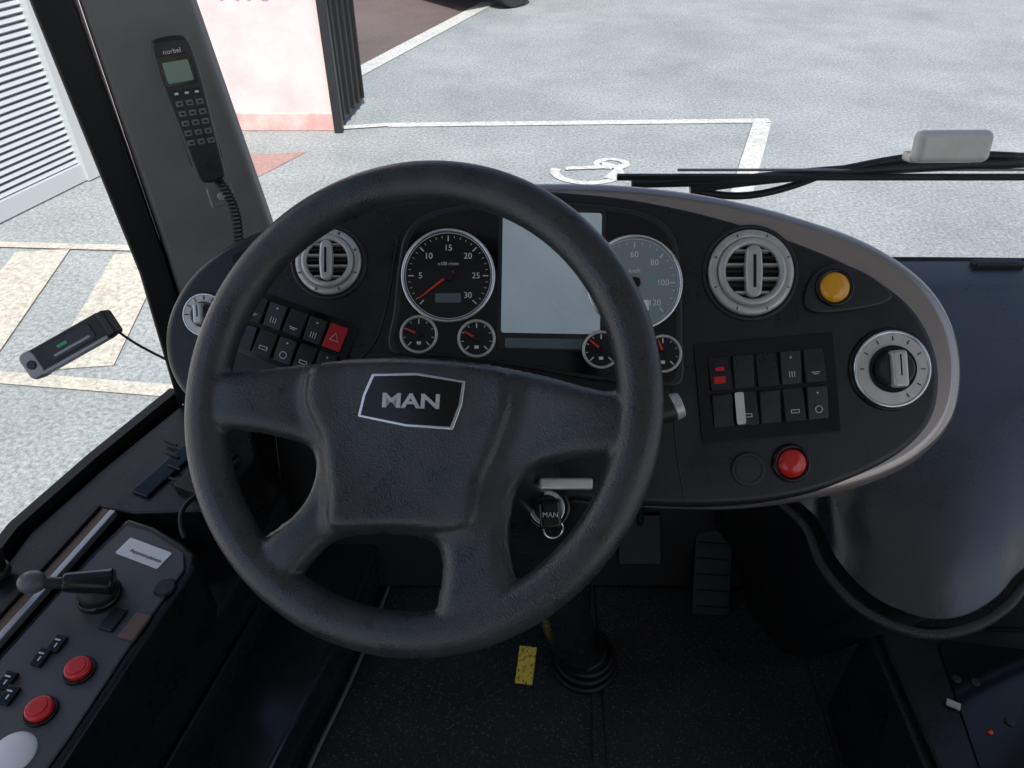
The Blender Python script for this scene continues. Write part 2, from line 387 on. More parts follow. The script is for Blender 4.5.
for i,(x,y) in enumerate(front):
    for (dy,z) in ((0,1.407),(.03,1.37),(.10,1.22),(.22,.97)): vs.append((x+(.02 if x<.5 else 0),y+dy,z))
for i in range(n-1):
    for j in range(3):
        a=i*4+j; fs.append((a,a+4,a+5,a+1))
meshob('apron',vs,fs,'rubber',shelf,smooth=True)
# ribbed hose hanging just under the lip
def outw(i):
    a=max(0,i-1);b=min(n-1,i+1); dx=front[b][0]-front[a][0]; dy=front[b][1]-front[a][1]; l=math.hypot(dx,dy); return (dy/l,-dx/l)
bp_=[]
for i,(x,y) in enumerate(front):
    ox,oy=outw(i); bp_.append((x+ox*.014,y+oy*.014,1.398-.012*math.sin(min(i,30)/30*math.pi)))
tube('hose',bp_,.0058,'rubber',shelf,res=3)
rv=[];rf=[]
for i in range(0,n-12,1):
    for s in (0,.2,.4,.6,.8):
        x=bp_[i][0]*(1-s)+bp_[i+1][0]*s; y=bp_[i][1]*(1-s)+bp_[i+1][1]*s; z=bp_[i][2]*(1-s)+bp_[i+1][2]*s
        v,f=torus_data(.0060,.0011,12,6)
        mt=Matrix.Translation((x,y,z))@Matrix.Rotation(math.atan2(front[i+1][1]-front[i][1],front[i+1][0]-front[i][0])+R(90),4,'Z')@Matrix.Rotation(R(90),4,'X')
        o=len(rv); rv+=[tuple(mt@Vector(q)) for q in v]; rf+=[tuple(k+o for k in q) for q in f]
meshob('hose_ribs',rv,rf,'bead',shelf,smooth=True)
cyl('screw',.005,.004,(.52,.64,1.428),'gloss',shelf,b=.001); torus('cable_loop',.008,.0018,(.548,.652,1.436),'bead',shelf,rot=(R(60),0,0),n=24)

# ================================================================= STEERING WHEEL
wrot=Matrix.Rotation(R(52),3,'X')@Matrix.Rotation(R(-8),3,'X')@Matrix.Rotation(R(-12),3,'Y')
wheel=empty('steering_wheel',(-.094,.543,1.808),wrot)
B=Matrix.Rotation(R(52),3,'X'); L=B.transposed()@wrot
def W(u,v):   # wheel front-elevation drawing grid -> wheel-plane metres
    dx=(u-407)/760; dy=(399-v)/760; x=dx*.7; y=dy*.7
    for _ in range(12):
        p=L@Vector((x,y,0)); d=.7-p.z
        x+= (dx*d-p.x); y+=(dy*d-p.y)
    return (x,y)
hub=[(190,380),(240,372),(300,362),(365,355),(420,356),(480,362),(540,374),(600,390),(655,400),(655,446),(615,455),(572,458),(535,468),(514,492),(509,535),(517,575),(535,612),(500,635),(430,645),(440,605),(443,565),(432,542),(400,534),(355,534),(324,544),(298,572),(275,603),(230,570),(262,538),(292,512),(305,480),(300,448),(270,436),(230,430),(190,432)]
hp=np.array(catmull([W(*p) for p in hub],5))
def sdf(poly,X,Y):
    d=np.full(X.shape,1e9); ins=np.zeros(X.shape,bool); N=len(poly)
    for i in range(N):
        x0,y0=poly[i]; x1,y1=poly[(i+1)%N]
        ex,ey=x1-x0,y1-y0; wx,wy=X-x0,Y-y0
        t=np.clip((wx*ex+wy*ey)/(ex*ex+ey*ey+1e-15),0,1)
        d=np.minimum(d,(wx-ex*t)**2+(wy-ey*t)**2)
        c=((y0>Y)!=(y1>Y))&(X<(x1-x0)*(Y-y0)/((y1-y0)+1e-15)+x0)
        ins^=c
    d=np.sqrt(d); return np.where(ins,d,-d)
st=.0024; gx=np.arange(-.225,.226,st); gy=np.arange(-.225,.08,st)
X,Y=np.meshgrid(gx,gy,indexing='ij'); RR=np.sqrt(X**2+Y**2)
d=sdf(hp,X,Y); d=np.where(RR>.212,-1,d)
pad=np.array(catmull([W(*p) for p in [(312,360),(365,353),(430,354),(498,362),(512,395),(500,440),(484,480),(472,525),(400,530),(335,528),(326,490),(316,440),(300,400)]],5))
dp=sdf(pad,X,Y)
sm=lambda t:np.clip(t,0,1)**2*(3-2*np.clip(t,0,1))
base=-.024*(1-sm((RR-.06)/.13))
off=np.sqrt(np.clip(1-(1-np.clip(d,0,.017)/.017)**2,0,1))
top_=base+.013*off+.013*sm((dp+.014)/.026)-.0022*np.exp(-((dp+.001)/.0024)**2)
bot_=base-.036*off
idx={};vs=[];fs=[]
nx,ny=X.shape
def vid(i,j,s):
    if d[i,j]<=0: s=0
    k=(i,j,s)
    if k not in idx:
        idx[k]=len(vs); vs.append((X[i,j],Y[i,j],float(top_[i,j] if s>=0 else bot_[i,j]) if s else float(base[i,j])))
    return idx[k]
for i in range(nx-1):
    for j in range(ny-1):
        if d[i,j]>0 or d[i+1,j]>0 or d[i,j+1]>0 or d[i+1,j+1]>0:
            a=[vid(i,j,1),vid(i+1,j,1),vid(i+1,j+1,1),vid(i,j+1,1)]
            b=[vid(i,j,-1),vid(i,j+1,-1),vid(i+1,j+1,-1),vid(i+1,j,-1)]
            if a!=[b[0],b[3],b[2],b[1]]: fs.append(a); fs.append(b)
tv,tf=torus_data(.2093,.0202,160,24,.92)
o0=len(vs); vs+=tv; fs+=[tuple(q+o0 for q in f) for f in tf]
rim=meshob('rim_and_hub',vs,fs,'leather',wheel,smooth=True)
rm=rim.modifiers.new('remesh','REMESH'); rm.mode='VOXEL'; rm.voxel_size=.0020; rm.use_smooth_shade=True
s=rim.modifiers.new('smooth','SMOOTH'); s.factor=.5; s.iterations=8
em=[(369,374),(415,373),(465,381),(462,405),(453,430),(405,427),(355,417),(360,395)]
def zt(x,y):
    i=int(round((x+.225)/st)); j=int(round((y+.225)/st)); return float(top_[i,j])
ec=W(410,401); ep=[W(*p) for p in em]
e_=[(x-ec[0],y-ec[1]) for x,y in ep]
z0=zt(*ec)
poly('emblem_frame',e_,-.003,.0022,'chrome',wheel,b=.0012,loc=(ec[0],ec[1],z0))
poly('emblem_plate',[(x*.94,y*.9) for x,y in e_],0,.0026,'gloss',wheel,b=.0006,seg=2,loc=(ec[0],ec[1],z0+.0002))
text('emblem_letters','MAN',.023,(ec[0],ec[1]-.001,z0+.0032),'silver',wheel,rot=(0,0,R(-3)),ext=.0008,bold=.0006).scale=(1.12,.8,1)

colm=empty('steering_column',(.02,.65,1.4),world=True)
def link(name,a,b,r1,r2,m,parent,seg=32,bv=.004):
    a=Vector(a);b=Vector(b);dv=b-a
    q=dv.to_track_quat('Z','Y').to_euler()
    return cyl(name,r1,dv.length,(a+b)/2,m,parent,rot=q,b=bv,seg=seg,r2=r2)
link('column_shaft',(.127,.80,.96),(.0,.66,1.62),.038,.05,'plastic',colm)
link('column_shroud',(.02,.69,1.52),(-.075,.575,1.765),.075,.055,'plastic',colm,bv=.012)
link('floor_boot',(.135,.80,.951),(.13,.795,1.02),.058,.042,'rubber',colm)
for k in range(3): torus('boot_fold',.056-.004*k,.006,(.134,.799,.965+.018*k),'rubber',colm,n=40)
link('stalk',(.0,.62,1.68),(.150,.640,1.708),.008,.010,'rubber',colm,bv=.002)
link('stalk_tip',(.148,.638,1.707),(.177,.645,1.713),.014,.015,'plastic2',colm,bv=.003)
link('stalk_end_cap',(.177,.645,1.713),(.187,.647,1.716),.0155,.014,'silver',colm,bv=.002)
link('left_stalk',(-.06,.62,1.66),(-.22,.66,1.66),.008,.009,'rubber',colm,bv=.002)
link('ignition_barrel',(.050,.665,1.545),(.041,.600,1.600),.030,.026,'gloss',colm)
link('ignition_ring',(.0413,.602,1.599),(.040,.594,1.607),.020,.020,'chrome',colm,bv=.001)
link('ignition_core',(.0405,.597,1.604),(.0395,.590,1.611),.015,.015,'gloss',colm,bv=.001)
box('key',(.024,.010,.032),(.042,.575,1.618),'gloss',colm,rot=(R(-38),0,R(8)),b=.004)
text('key_mark','MAN',.008,(.042,.568,1.624),'icon',colm,rot=(R(52),0,0))
torus('key_ring',.011,.0012,(.046,.566,1.603),'chrome',colm,rot=(R(70),R(30),0),n=30)
box('silver_lever',(.062,.013,.008),(.060,.60,1.640),'silver',colm,rot=(R(50),R(8),R(8)),b=.003)
box('warning_label',(.03,.0015,.062),(.024,.735,1.06),'yellow',colm,rot=(R(-48),R(12),0))

# ================================================================= FLOOR, PEDALS, CAB
cab=empty('bus_cab',(.45,0,1.5),world=True)
box('cab_floor',(2.50,7.3,.05),(.45,-2.4,.925),'floor',cab)
poly('floor_plate',rrect(.42,.42,.015),0,.003,'floor',cab,b=.0015,loc=(.36,.80,.951),rot=(0,0,R(-4)))
tube('hatch_groove',[(.16,.60,.9545),(.17,.98,.9545),(.56,.96,.9545),(.55,.58,.9545)],.0016,'rubber',cab,closed=True,smooth=False)
box('front_bulkhead_lower',(2.29,.05,.41),(.555,1.22,1.135),'plastic',cab,b=.005)
box('front_bulkhead_upper',(2.13,.05,.21),(.635,1.22,1.445),'plastic',cab,b=.005)
box('kick_panel',(1.0,.03,.42),(.05,1.05,1.16),'rubber',cab,rot=(R(-18),0,0),b=.004)
poly('side_duct',[(-.78,.0),(-.40,.45),(-.36,.60),(-.30,.80),(-.26,1.05),(-.55,1.12),(-.74,.85)],.95,1.06,'lining',cab,b=.012)
tube('floor_edge_strip',[(-.385,.42,.958),(-.345,.60,.958),(-.285,.80,.958),(-.25,1.0,.958)],.004,'dsilver',cab)
poly('side_lining',[(-.78,-.3),(-.60,.2),(-.52,.50),(-.46,.76),(-.42,1.0),(-.5,1.08),(-.70,.8)],1.0,1.22,'lining',cab,b=.02)
box('lining_trim_strip',(.006,.30,.02),(-.475,.66,1.12),'plastic2',cab,rot=(0,0,R(-13)),b=.002)
ped=empty('accelerator_pedal',(.38,.93,1.03),world=True)
box('pad',(.075,.02,.18),(.40,.97,1.02),'rubber',ped,rot=(R(-38),0,R(-5)),b=.004)
for k in range(5): box('pad_rib',(.065,.004,.006),(.40,.915+.0195*k,.97+.025*k),'rubber',ped,rot=(R(-38),0,R(-5)),b=.001)
ped2=empty('brake_pedal',(.24,.9,1.0),world=True)
box('pad',(.085,.018,.10),(.25,.99,1.09),'rubber',ped2,rot=(R(-40),0,0),b=.004); link('arm',(.25,1.0,1.09),(.25,1.06,1.3),.008,.008,'rubber',ped2)
sb=empty('storage_box',(.85,.45,1.08),world=True)
box('body',(.66,.58,.25),(.893,.43,1.076),'plastic',sb,b=.01)
box('lid',(.64,.54,.012),(.895,.43,1.208),'plastic',sb,b=.004)
poly('lid_inset',rrect(.50,.40,.02),0,.003,'gloss',sb,b=.001,loc=(.875,.45,1.2135),rot=(0,0,R(-8)))
box('latch',(.018,.010,.003),(.632,.575,1.2185),'silver',sb,rot=(0,0,R(-30))); sphere('red_led',.004,(.665,.535,1.2175),'red',sb)
for (x_,y_) in ((.655,.615),(.68,.61),(.70,.55)): cyl('lid_button',.006,.003,(x_,y_,1.218),'plastic2',sb,b=.001)

con=empty('side_console',(-.57,.6,1.35),world=True)
cpoly=[(-.755,-.2),(-.64,.02),(-.545,.36),(-.525,.457),(-.50,.58),(-.468,.715),(-.475,.745),(-.50,.765),(-.56,.80),(-.608,.818),(-.635,.75),(-.66,.66),(-.70,.52),(-.77,.2)]
poly('console_body',cpoly,1.20,1.345,'plastic',con,b=.008)
cin=[(-.63,.12),(-.56,.36),(-.535,.46),(-.512,.58),(-.481,.712),(-.492,.742),(-.555,.782),(-.598,.795),(-.622,.74),(-.647,.655),(-.685,.52),(-.73,.30)]
M['console']=mat('console_grey',(.075,.076,.080),.34,bump=('noise',1100,.25,.0005),var=(9,(.10,.10,.104),.4,.75))
poly('console_plate',cin,1.3455,1.350,'console',con,b=.002,seg=2)
CZ=1.350; cr=R(-14)
poly('label_card',rrect(.080,.032,.003),0,.001,'white',con,loc=(-.551,.740,CZ+.0005),rot=(0,0,R(-22)))
text('label_print','Reparaturplakette',.0080,(-.545,.734,CZ+.0018),'lcd2',con,rot=(0,0,R(-22)))
cyl('blank_plug',.014,.005,(-.497,.678,CZ+.001),'plastic',con,b=.001)
torus('blank_plug_ring',.0145,.0015,(-.497,.678,CZ+.001),'gloss',con,n=32)
box('marker_tile',(.022,.036,.006),(-.548,.624,CZ+.002),'plastic',con,rot=(0,0,cr),b=.0015)
box('marker_tile_2',(.024,.040,.006),(-.514,.612,CZ+.002),'brown',con,rot=(0,0,cr),b=.0015)
for (x,y) in ((-.56,.547),(-.583,.492)):
    cyl('red_button_collar',.0205,.006,(x,y,CZ+.002),'gloss',con,b=.0015); cyl('red_button',.0165,.010,(x,y,CZ+.007),'red',con,b=.003); cyl('red_button_cap',.011,.003,(x,y,CZ+.0125),'red',con,b=.001)
for (x,y) in ((-.618,.565),(-.606,.585),(-.645,.532),(-.632,.512),(-.655,.505)):
    box('rocker',(.016,.024,.007),(x,y,CZ+.003),'gloss',con,rot=(R(5),0,cr),b=.0015); box('rocker_mark',(.008,.002,.0004),(x,y+.004,CZ+.0072),'icon',con,rot=(R(5),0,cr)); box('rocker_mark',(.002,.006,.0004),(x+.001,y-.004,CZ+.0070),'icon',con,rot=(R(5),0,cr))
sphere('round_white_cap',.027,(-.592,.440,CZ),'white',con,scale=(1,1,.35))
def bar(name,a,b,w,h,m,parent,bv=.001):
    a=Vector(a);b=Vector(b);dv=b-a
    ang=math.atan2(dv.y,dv.x)
    return box(name,(dv.length,w,h),(a+b)/2,m,parent,rot=(0,0,ang),b=bv)
bar('rail_silver',(-.735,.40,1.352),(-.628,.82,1.352),.010,.012,'alu',con)
bar('rail_brown',(-.750,.40,1.350),(-.642,.825,1.350),.014,.010,'brown',con)
bar('rail_black',(-.765,.40,1.352),(-.656,.83,1.352),.012,.016,'rubber',con)
pb=empty('parking_brake_lever',(-.585,.66,1.36),world=True)
cyl('base',.030,.012,(-.582,.662,1.355),'gloss',pb,b=.004)
sphere('gaiter',.026,(-.582,.662,1.362),'rubber',pb,scale=(1,1,.8))
link('lever_body',(-.556,.668,1.378),(-.618,.655,1.392),.019,.013,'gloss',pb,bv=.005)
link('lever_neck',(-.618,.655,1.391),(-.640,.651,1.397),.008,.008,'plastic2',pb,bv=.001)
M['knobgrey']=mat('grey_knob',(.11,.115,.12),.35)
sphere('knob',.0165,(-.652,.648,1.402),'knobgrey',pb,scale=(1.15,1,.9))
poly('window_ledge',[(-.78,.2),(-.765,.50),(-.745,.784),(-.69,.93),(-.61,1.11),(-.50,1.11),(-.44,.95),(-.47,.83),(-.60,.825),(-.655,.835),(-.70,.66),(-.76,.4)],1.28,1.346,'plastic',cab,b=.004)
box('ledge_recess',(.035,.15,.012),(-.575,.93,1.346),'gloss',cab,rot=(0,0,R(-24)),b=.003)
box('ledge_recess_2',(.05,.10,.02),(-.51,.91,1.350),'rubber',cab,rot=(0,0,R(-24)),b=.004)
for k in range(4): box('ledge_slot',(.028,.004,.004),(-.555-.013*k,.89+.03*k,1.353),'rubber',cab,rot=(0,0,R(-24)),b=.001)
tube('ledge_cable',[(-.46,.93,1.36),(-.50,.86,1.36),(-.52,.80,1.37),(-.50,.77,1.35)],.004,'rubber',cab)

wl=[(-.79,-6.0),(-.79,-1.6),(-.79,.2),(-.78,.50),(-.76,.784),(-.705,.94),(-.63,1.12)]
def wallstrip(name,line,z0,z1,th,m,parent):
    vs=[];fs=[]
    for (x,y) in line:
        vs+= [(x,y,z0),(x,y,z1),(x-th,y+th*.4,z1),(x-th,y+th*.4,z0)]
    for i in range(len(line)-1):
        a=i*4
        for k in range(4): fs.append((a+k,a+(k+1)%4,a+4+(k+1)%4,a+4+k))
    fs.append((0,1,2,3)); e=len(vs)-4; fs.append((e,e+3,e+2,e+1))
    return meshob(name,vs,fs,m,parent)
wallstrip('side_wall_left',wl,.4,1.340,.03,'plastic',cab)
wallstrip('window_seal_left',[(x+.002,y) for x,y in wl],1.341,1.360,.018,'rubber',cab)
wallstrip('header_left',wl,2.75,3.0,.05,'liner',cab)
box('roof',(2.6,7.3,.06),(.45,-2.4,3.03),'liner',cab)
box('rear_wall',(2.5,.06,2.05),(.45,-6.02,1.97),'liner',cab)
box('windscreen_header',(2.45,.05,.22),(.47,1.18,2.89),'liner',cab)
box('sun_blind_box',(1.3,.06,.16),(.2,1.08,2.88),'plastic2',cab,b=.01)
wallstrip('side_wall_right',[(1.70,-6.0),(1.70,1.2)],.4,1.15,-.03,'plastic',cab)
wallstrip('header_right',[(1.70,-6.0),(1.70,1.2)],2.75,3.0,-.03,'liner',cab)
box('right_pillar',(.10,.12,1.5),(1.68,1.18,2.25),'trim',cab,b=.02)
for y_ in (-.1,-1.6,-3.1,-4.6): box('right_side_pillar',(.06,.08,1.7),(1.70,y_,1.95),'trim',cab,b=.01)
for y_ in (-.55,-2.0,-3.5,-5.0): box('left_side_pillar',(.05,.12,1.5),(-.80,y_,2.1),'trim',cab,b=.01)
def quadpillar(name,sections,m,parent,b=.01):
    vs=[];fs=[]
    for s in sections: vs+=s
    for i in range(len(sections)-1):
        a=i*4
        for k in range(4): fs.append((a+k,a+(k+1)%4,a+4+(k+1)%4,a+4+k))
    fs.append((3,2,1,0)); e=len(vs)-4; fs.append((e,e+1,e+2,e+3))
    bm=bmesh.new(); bv=[bm.verts.new(v) for v in vs]
    for f in fs: bm.faces.new([bv[q] for q in f])
    ob=bmob(name,bm,m,parent); bev(ob,b,3); return ob
quadpillar('a_pillar_trim',[[(-.575,1.125,1.30),(-.40,1.20,1.30),(-.41,1.235,1.30),(-.60,1.17,1.30)],
                          [(-.575,1.13,1.66),(-.415,1.195,1.66),(-.42,1.235,1.66),(-.60,1.17,1.66)],
                          [(-.592,1.14,2.02),(-.462,1.195,2.02),(-.465,1.235,2.02),(-.61,1.18,2.02)],
                          [(-.62,1.14,3.0),(-.52,1.19,3.0),(-.52,1.235,3.0),(-.64,1.18,3.0)]],'trim',cab)
quadpillar('a_pillar_rubber',[[(-.625,1.095,1.34),(-.577,1.12,1.34),(-.60,1.175,1.34),(-.645,1.15,1.34)],
                          [(-.615,1.10,1.62),(-.577,1.122,1.62),(-.60,1.175,1.62),(-.64,1.155,1.62)],
                          [(-.642,1.11,2.02),(-.595,1.133,2.02),(-.615,1.185,2.02),(-.665,1.16,2.02)],
                          [(-.68,1.11,3.0),(-.622,1.133,3.0),(-.645,1.185,3.0),(-.70,1.16,3.0)]],'rubber',cab,b=.006)

ws=empty('windscreen',(.6,1.24,2.2),world=True)
vs=[];fs=[];N=16
for i in range(N+1):
    x=-.46+2.12*i/N; y=1.245+.04*(1-((x-.6)/1.06)**2)
    vs+=[(x,y,1.555),(x,y-.04,2.82)]
for i in range(N): fs.append((2*i,2*i+2,2*i+3,2*i+1))
meshob('glass',vs,fs,'glass',ws,smooth=True)
tube('lower_seal',[(vs[2*i][0],vs[2*i][1]-.004,1.546) for i in range(N+1)],.008,'rubber',ws)
sw_=empty('side_window',(-.78,.4,2.0),world=True)
vs=[];fs=[]
for (x,y) in wl: vs+=[(x-.006,y,1.355),(x-.006,y,2.76)]
for i in range(len(wl)-1): fs.append((2*i,2*i+2,2*i+3,2*i+1))
meshob('glass',vs,fs,'glass',sw_)

wp=empty('windscreen_wiper',(.6,1.32,1.7),world=True)
bar('blade',(.19,1.315,1.690),(1.35,1.315,1.706),.010,.010,'rubber',wp)
bar('blade_spine',(.30,1.325,1.700),(1.20,1.325,1.715),.005,.004,'dsilver',wp)
tube('arm',[(.33,1.335,1.668),(.42,1.335,1.684),(.70,1.33,1.712),(1.1,1.33,1.728),(1.6,1.34,1.70)],.011,'blackmetal',wp)
tube('arm_second',[(.22,1.33,1.678),(.36,1.33,1.680),(.55,1.33,1.694),(.72,1.33,1.734),(.86,1.33,1.736),(1.3,1.33,1.708)],.007,'blackmetal',wp)
tube('arm_bow',[(.34,1.335,1.664),(.40,1.335,1.648),(.50,1.335,1.662),(.56,1.335,1.690)],.007,'blackmetal',wp)
box('nozzle',(.09,.02,.012),(.88,1.22,1.573),'rubber',wp,b=.003)

tb=empty('toll_transponder',(.70,1.19,1.80),world=True)
box('housing',(.122,.03,.050),(.705,1.195,1.800),'ivory',tb,rot=(R(-12),0,R(2)),b=.012,seg=5)
box('mount',(.105,.03,.016),(.700,1.215,1.775),'silver',tb,rot=(R(-12),0,0),b=.004)

# ================================================================= telephone handset
zz=Vector((.41,-.90,.12)).normalized(); xx=Vector((0,0,1)).cross(zz).normalized(); yy=zz.cross(xx)
ph=empty('telephone_handset',(-.458,1.095,1.886),Matrix((xx,yy,zz)).transposed())
po=catmull([(-.024,.094),(-.012,.101),(.012,.101),(.024,.094),(.027,.06),(.026,.02),(.023,-.03),(.021,-.075),(.018,-.093),(.006,-.099),(-.006,-.099),(-.018,-.093),(-.021,-.075),(-.023,-.03),(-.026,.02),(-.027,.06)],4)
M['phone']=mat('phone_dark_grey',(.030,.030,.032),.36)
poly('body',po,-.009,.011,'phone',ph,b=.006,seg=4,rot=(0,0,R(3)))
poly('cradle',rrect(.05,.16,.012),-.03,-.008,'plastic',ph,b=.004,rot=(0,0,R(3)))
poly('screen_bezel',rrect(.042,.040,.004),.0108,.0122,'gloss',ph,b=.0005,seg=2,loc=(-.004,.060,0),rot=(0,0,R(3)))
poly('screen',rrect(.034,.027,.002),.0122,.0128,'lcdgreen',ph,loc=(-.004,.058,0),rot=(0,0,R(3)))
text('maker_text','norbel',.009,(-.005,.084,.0115),'white',ph,rot=(0,0,R(3)),ext=.0001)
for r in range(6):
    for c in range(3):
        x=(c-1)*.0135+.0005*r; y=.030-r*.0135
        box('key',(.0095,.0075,.003),(x,y,.0118),'trim' if r else 'plastic2',ph,rot=(0,0,R(3)),b=.001,seg=2); box('key_print',(.005,.003,.0004),(x,y,.0137),'plastic2' if r else 'white',ph)
for k in range(3): box('mic_slot',(.010,.001,.001),(.005,-.070-.004*k,.0113),'rubber',ph)
box('cord_bracket',(.038,.034,.008),(.012,-.128,-.022),'trim',ph,rot=(0,0,R(3)),b=.004); cyl('bracket_screw',.006,.004,(.012,-.128,-.017),'silver',ph,b=.001)
cp=[]
cpath=catmull([(.012,-.098,.0),(.022,-.125,.012),(.024,-.16,.012),(.018,-.20,.005),(.008,-.24,-.01),(.002,-.275,-.02)],14,closed=False)
for i in range(len(cpath)*8):
    f=i/8; k=min(int(f),len(cpath)-2); t=min(f-k,1)
    p=np.array(cpath[k])*(1-t)+np.array(cpath[k+1])*t; a=f*2.6
    cp.append((p[0]+.0065*math.cos(a),p[1],p[2]+.0065*math.sin(a)))
tube('coiled_cord',cp,.0016,'rubber',ph,res=2,smooth=False)

xx=Vector((.87,.30,.39)).normalized(); zz=Vector((.32,-.75,.58)); zz=(zz-xx*zz.dot(xx)).normalized(); yy=zz.cross(xx)
td=empty('ticket_reader_unit',(-.575,.815,1.680),Matrix((xx,yy,zz)).transposed())
poly('body',rrect(.116,.036,.008),-.012,.010,'blackmetal',td,b=.004)
poly('silver_end',rrect(.024,.038,.009),-.013,.0105,'dsilver',td,b=.004,loc=(-.054,0,0))
poly('silver_edge',rrect(.098,.005,.002),-.010,.0108,'dsilver',td,b=.001,loc=(.0,-.0158,0))
poly('silver_end_2',rrect(.012,.034,.004),-.013,.0112,'plastic2',td,b=.003,loc=(.056,0,0))
poly('front_window',rrect(.066,.022,.004),.0098,.0112,'gloss',td,b=.0006,seg=2,loc=(.004,.001,0))
box('display_bar',(.052,.003,.0006),(.004,-.004,.0115),'dsilver',td); box('display_green',(.014,.004,.0006),(-.006,.004,.0115),'greenled',td)
cyl('button',.006,.003,(-.054,0,.0112),'plastic2',td,b=.001)
tube('cable',[(.056,-.010,-.004),(.062,-.030,-.008),(.075,-.060,-.02),(.095,-.095,-.03),(.13,-.14,-.05)],.0018,'rubber',td)
hb=empty('grab_handle',(-.76,.62,1.42),world=True)
tube('grip',[(-.745,.70,1.36),(-.735,.705,1.40),(-.74,.69,1.44),(-.76,.66,1.47)],.012,'rubber',hb)
cyl('foot',.018,.012,(-.745,.70,1.36),'plastic2',hb,b=.003)

seat=empty('driver_seat',(-.08,.1,1.35),world=True)
M['seat']=mat('blue_seat_fabric',(.03,.045,.06),.9,bump=('noise',500,.6,.002),var=(180,(.08,.12,.14),.5,.62))
box('cushion',(.50,.48,.12),(-.10,-.0,1.33),'seat',seat,b=.045,seg=5)
box('pedestal',(.34,.36,.34),(-.10,-.02,1.11),'plastic',seat,b=.02)

# ================================================================= OUTSIDE
gr=meshob('ground',[(-300,-300,0),(300,-300,0),(300,300,0),(-300,300,0)],[(0,1,2,3)],'ground',None)
def sheet(name,pts,z,m,parent=None):
    return meshob(name,[(x,y,z) for x,y in pts],[tuple(range(len(pts)))],m,parent)
def stripe(name,a,b,w,z,m,parent):
    a=Vector((*a,0));b=Vector((*b,0));d_=(b-a).normalized();n_=Vector((-d_.y,d_.x,0))*w/2
    return sheet(name,[((a-n_).x,(a-n_).y),((b-n_).x,(b-n_).y),((b+n_).x,(b+n_).y),((a+n_).x,(a+n_).y)],z,m,parent)
sheet('brown_road',[(-1.72,7.8),(-.55,10.8),(6,27),(-30,27),(-30,7.0),(-3,6.9)],.004,'brownroad')
sheet('red_paving_patch',[(-2.35,5.75),(-1.62,5.85),(-1.95,5.2),(-2.55,5.05)],.004,'redpatch')
mk=empty('parking_markings',(0,5,0),world=True)
stripe('bay_line',(-1.05,6.45),(2.22,6.56),.10,.008,'paint',mk)
stripe('bay_side',(2.14,6.50),(1.60,5.0),.15,.012,'paint',mk)
stripe('bay_line_left',(-1.05,6.45),(-1.5,6.36),.08,.012,'paint',mk)
stripe('road_edge_line',(-1.62,7.82),(-.30,11.2),.20,.008,'paint',mk)
sy=empty('painted_symbol',(.6,5.45,0.008),world=True)
def ringflat(name,cx,cy,r,w,z,a0,a1,sx=1):
    vs=[];fs=[];n_=40
    for i in range(n_+1):
        a=R(a0+(a1-a0)*i/n_)
        vs+=[(cx+sx*(r-w/2)*math.cos(a),cy+(r-w/2)*math.sin(a),z),(cx+sx*(r+w/2)*math.cos(a),cy+(r+w/2)*math.sin(a),z)]
    for i in range(n_): fs.append((2*i,2*i+1,2*i+3,2*i+2))
    return meshob(name,vs,fs,'paint',sy)
ringflat('wheel_ring',.56,5.44,.20,.06,.008,-200,60,1.2); ringflat('head_ring',.76,5.60,.09,.05,.008,0,360,1.2)
stripe('body_stroke',(.40,5.50),(.84,5.54),.06,.012,'paint',sy); stripe('leg_stroke',(.82,5.52),(.70,5.30),.06,.016,'paint',sy)
zb=empty('hatched_markings',(-2.6,3.7,0),world=True)
stripe('edge_far',(-6,4.45),(-1.75,4.20),.07,.013,'paint2',zb)
stripe('edge_near',(-6,3.35),(-1.35,2.78),.09,.013,'paint2',zb)
for i in range(6):
    x=-2.18-.62*i; stripe('hatch',(x+.05,3.00+.06*i),(x-.10,4.18+.03*i),.32,.0085,'paint2',zb)
bd=empty('rendered_building',(-3.2,5.5,0),world=True)
def vwall(name,line,z0,z1,m,th=.2):
    return wallstrip(name,line,z0,z1,th,m,bd)
vwall('side_wall_lower',[(-5.6,-1.5),(-3.42,4.42)],0,4.5,'wallwhite')
vwall('side_wall_upper',[(-3.06,5.38),(-2.71,6.40)],0,4.5,'wallwhite')
vwall('over_door',[(-3.42,4.42),(-3.06,5.38)],2.9,4.5,'wallwhite')
box('front_wall',(1.32,.22,4.35),(-2.12,6.44,2.325),'wallpink',bd)
box('front_plinth',(1.34,.24,.15),(-2.12,6.44,.075),'wallred',bd,b=.01)
A=Vector((-3.42,4.42,0));Bv=Vector((-3.06,5.38,0)); dv=(Bv-A).normalized(); ang=math.atan2(dv.y,dv.x); Lw=(Bv-A).length; mid=(A+Bv)/2
box('shutter_panel',(Lw-.02,.03,2.86),(mid.x-.08,mid.y+.03,1.45),'shutter',bd,rot=(0,0,ang))
for k in range(64):
    z=.10+k*.0435; box('shutter_slat',(Lw-.2,.035,.026),(mid.x-.045,mid.y+.015,z),'shutter',bd,rot=(R(-28),0,ang))
for s_ in (-1,1):
    p=mid+dv*s_*(Lw/2-.05); box('shutter_frame',(.10,.09,2.88),(p.x-.02,p.y,1.45),'shutter',bd,rot=(0,0,ang))
box('shutter_bottom_rail',(Lw-.2,.06,.12),(mid.x-.03,mid.y+.01,.07),'shutter',bd,rot=(0,0,ang))
text('wall_lettering','P.16',.24,(-2.02,6.325,1.07),'wallred',bd,rot=(R(90),0,0),ext=.003)
gate=empty('metal_gate',(-1.45,6.7,0),world=True)
bar('gate_leaf',(-1.45,6.34,1.6),(-1.37,7.02,1.6),.05,3.1,'blackmetal',gate)
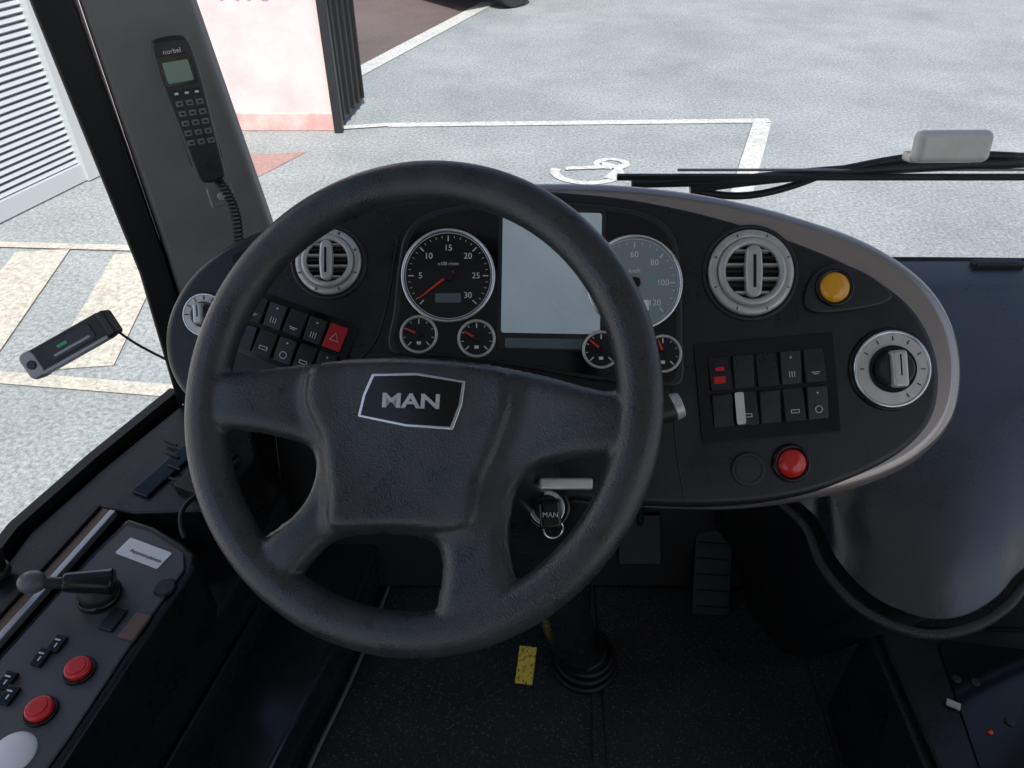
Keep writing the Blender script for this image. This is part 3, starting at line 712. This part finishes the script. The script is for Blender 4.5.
for k in range(5):
    t=.06+k*.22; x=-1.415+.08*t; y=6.36+.66*t; box('gate_rib',(.02,.03,3.1),(x,y,1.62),'rubber',gate)
box('gate_post',(.07,.08,3.3),(-1.44,6.30,1.65),'blackmetal',gate,b=.01)
fb=empty('office_building',(0,40,0),world=True)
box('body',(60,10,9),(5,45,4.5),'brick',fb); box('cornice',(60.6,10.6,.4),(5,45,9.2),'wallwhite',fb)
for fl in range(3):
    for k in range(18):
        box('window',(1.5,.12,1.5),(-22+k*3.2,39.97,1.9+fl*2.9),'winglass',fb); box('window_sill',(1.7,.2,.1),(-22+k*3.2,39.92,1.08+fl*2.9),'wallwhite',fb)
car=empty('parked_car',(0.50,12.38,0),Matrix.Rotation(R(40),3,'Z'))
prof=[(-2.1,.30),(-2.12,.75),(-1.95,.92),(-1.1,1.0),(-.45,1.38),(.75,1.42),(1.45,1.02),(2.0,.95),(2.12,.7),(2.1,.30)]
bm=bmesh.new()
vsL=[bm.verts.new((x,-.82+(.14 if z>1.1 else 0),z)) for x,z in prof]; vsR=[bm.verts.new((x,.82-(.14 if z>1.1 else 0),z)) for x,z in prof]
bm.faces.new(vsL); bm.faces.new(vsR[::-1])
for i in range(len(prof)): j=(i+1)%len(prof); bm.faces.new((vsL[i],vsL[j],vsR[j],vsR[i]))
cb=bmob('body',bm,'carpaint',car); bev(cb,.06,3,20)
for s_ in (-1,1):
    poly('side_glass',[(-.95,1.02),(-.42,1.30),(.70,1.33),(1.2,1.03)],-.002,.004,'winglass',car,loc=(0,s_*.775,0),rot=(R(90),0,0))
    for xx_ in (-1.3,1.3):
        cyl('tyre',.32,.21,(xx_,s_*.76,.32),'tyre',car,rot=(R(90),0,0),b=.03); cyl('hubcap',.19,.22,(xx_,s_*.765,.32),'silver',car,rot=(R(90),0,0),b=.01)
    box('headlamp',(.05,.35,.14),(-2.11,s_*.55,.72),'silver',car,b=.02); box('tail_lamp',(.05,.3,.14),(2.09,s_*.6,.8),'red',car,b=.02)

# ================================================================= LIGHT
w=bpy.data.worlds.new('World'); scene.world=w; w.use_nodes=True; nt=w.node_tree
bg=nt.nodes['Background']; sky=nt.nodes.new('ShaderNodeTexSky'); sky.sky_type='NISHITA'; sky.sun_disc=False
EL,AZ=52,165   # azimuth clockwise from +Y (bus nose)
sky.sun_elevation=R(EL); sky.sun_rotation=R(AZ); sky.air_density=1.0; sky.dust_density=3.0
nt.links.new(sky.outputs[0],bg.inputs['Color']); bg.inputs['Strength'].default_value=.15
sl=bpy.data.lights.new('sun','SUN'); sl.energy=5; sl.angle=R(.5); sl.color=(1,.96,.9)
so=bpy.data.objects.new('sun',sl); col.objects.link(so)
sd=Vector((math.sin(R(AZ))*math.cos(R(EL)),math.cos(R(AZ))*math.cos(R(EL)),math.sin(R(EL))))
so.rotation_euler=sd.to_track_quat('Z','Y').to_euler(); so.location=(0,-5,10)
scene.view_settings.view_transform='Standard'; scene.view_settings.look='None'; scene.view_settings.exposure=0
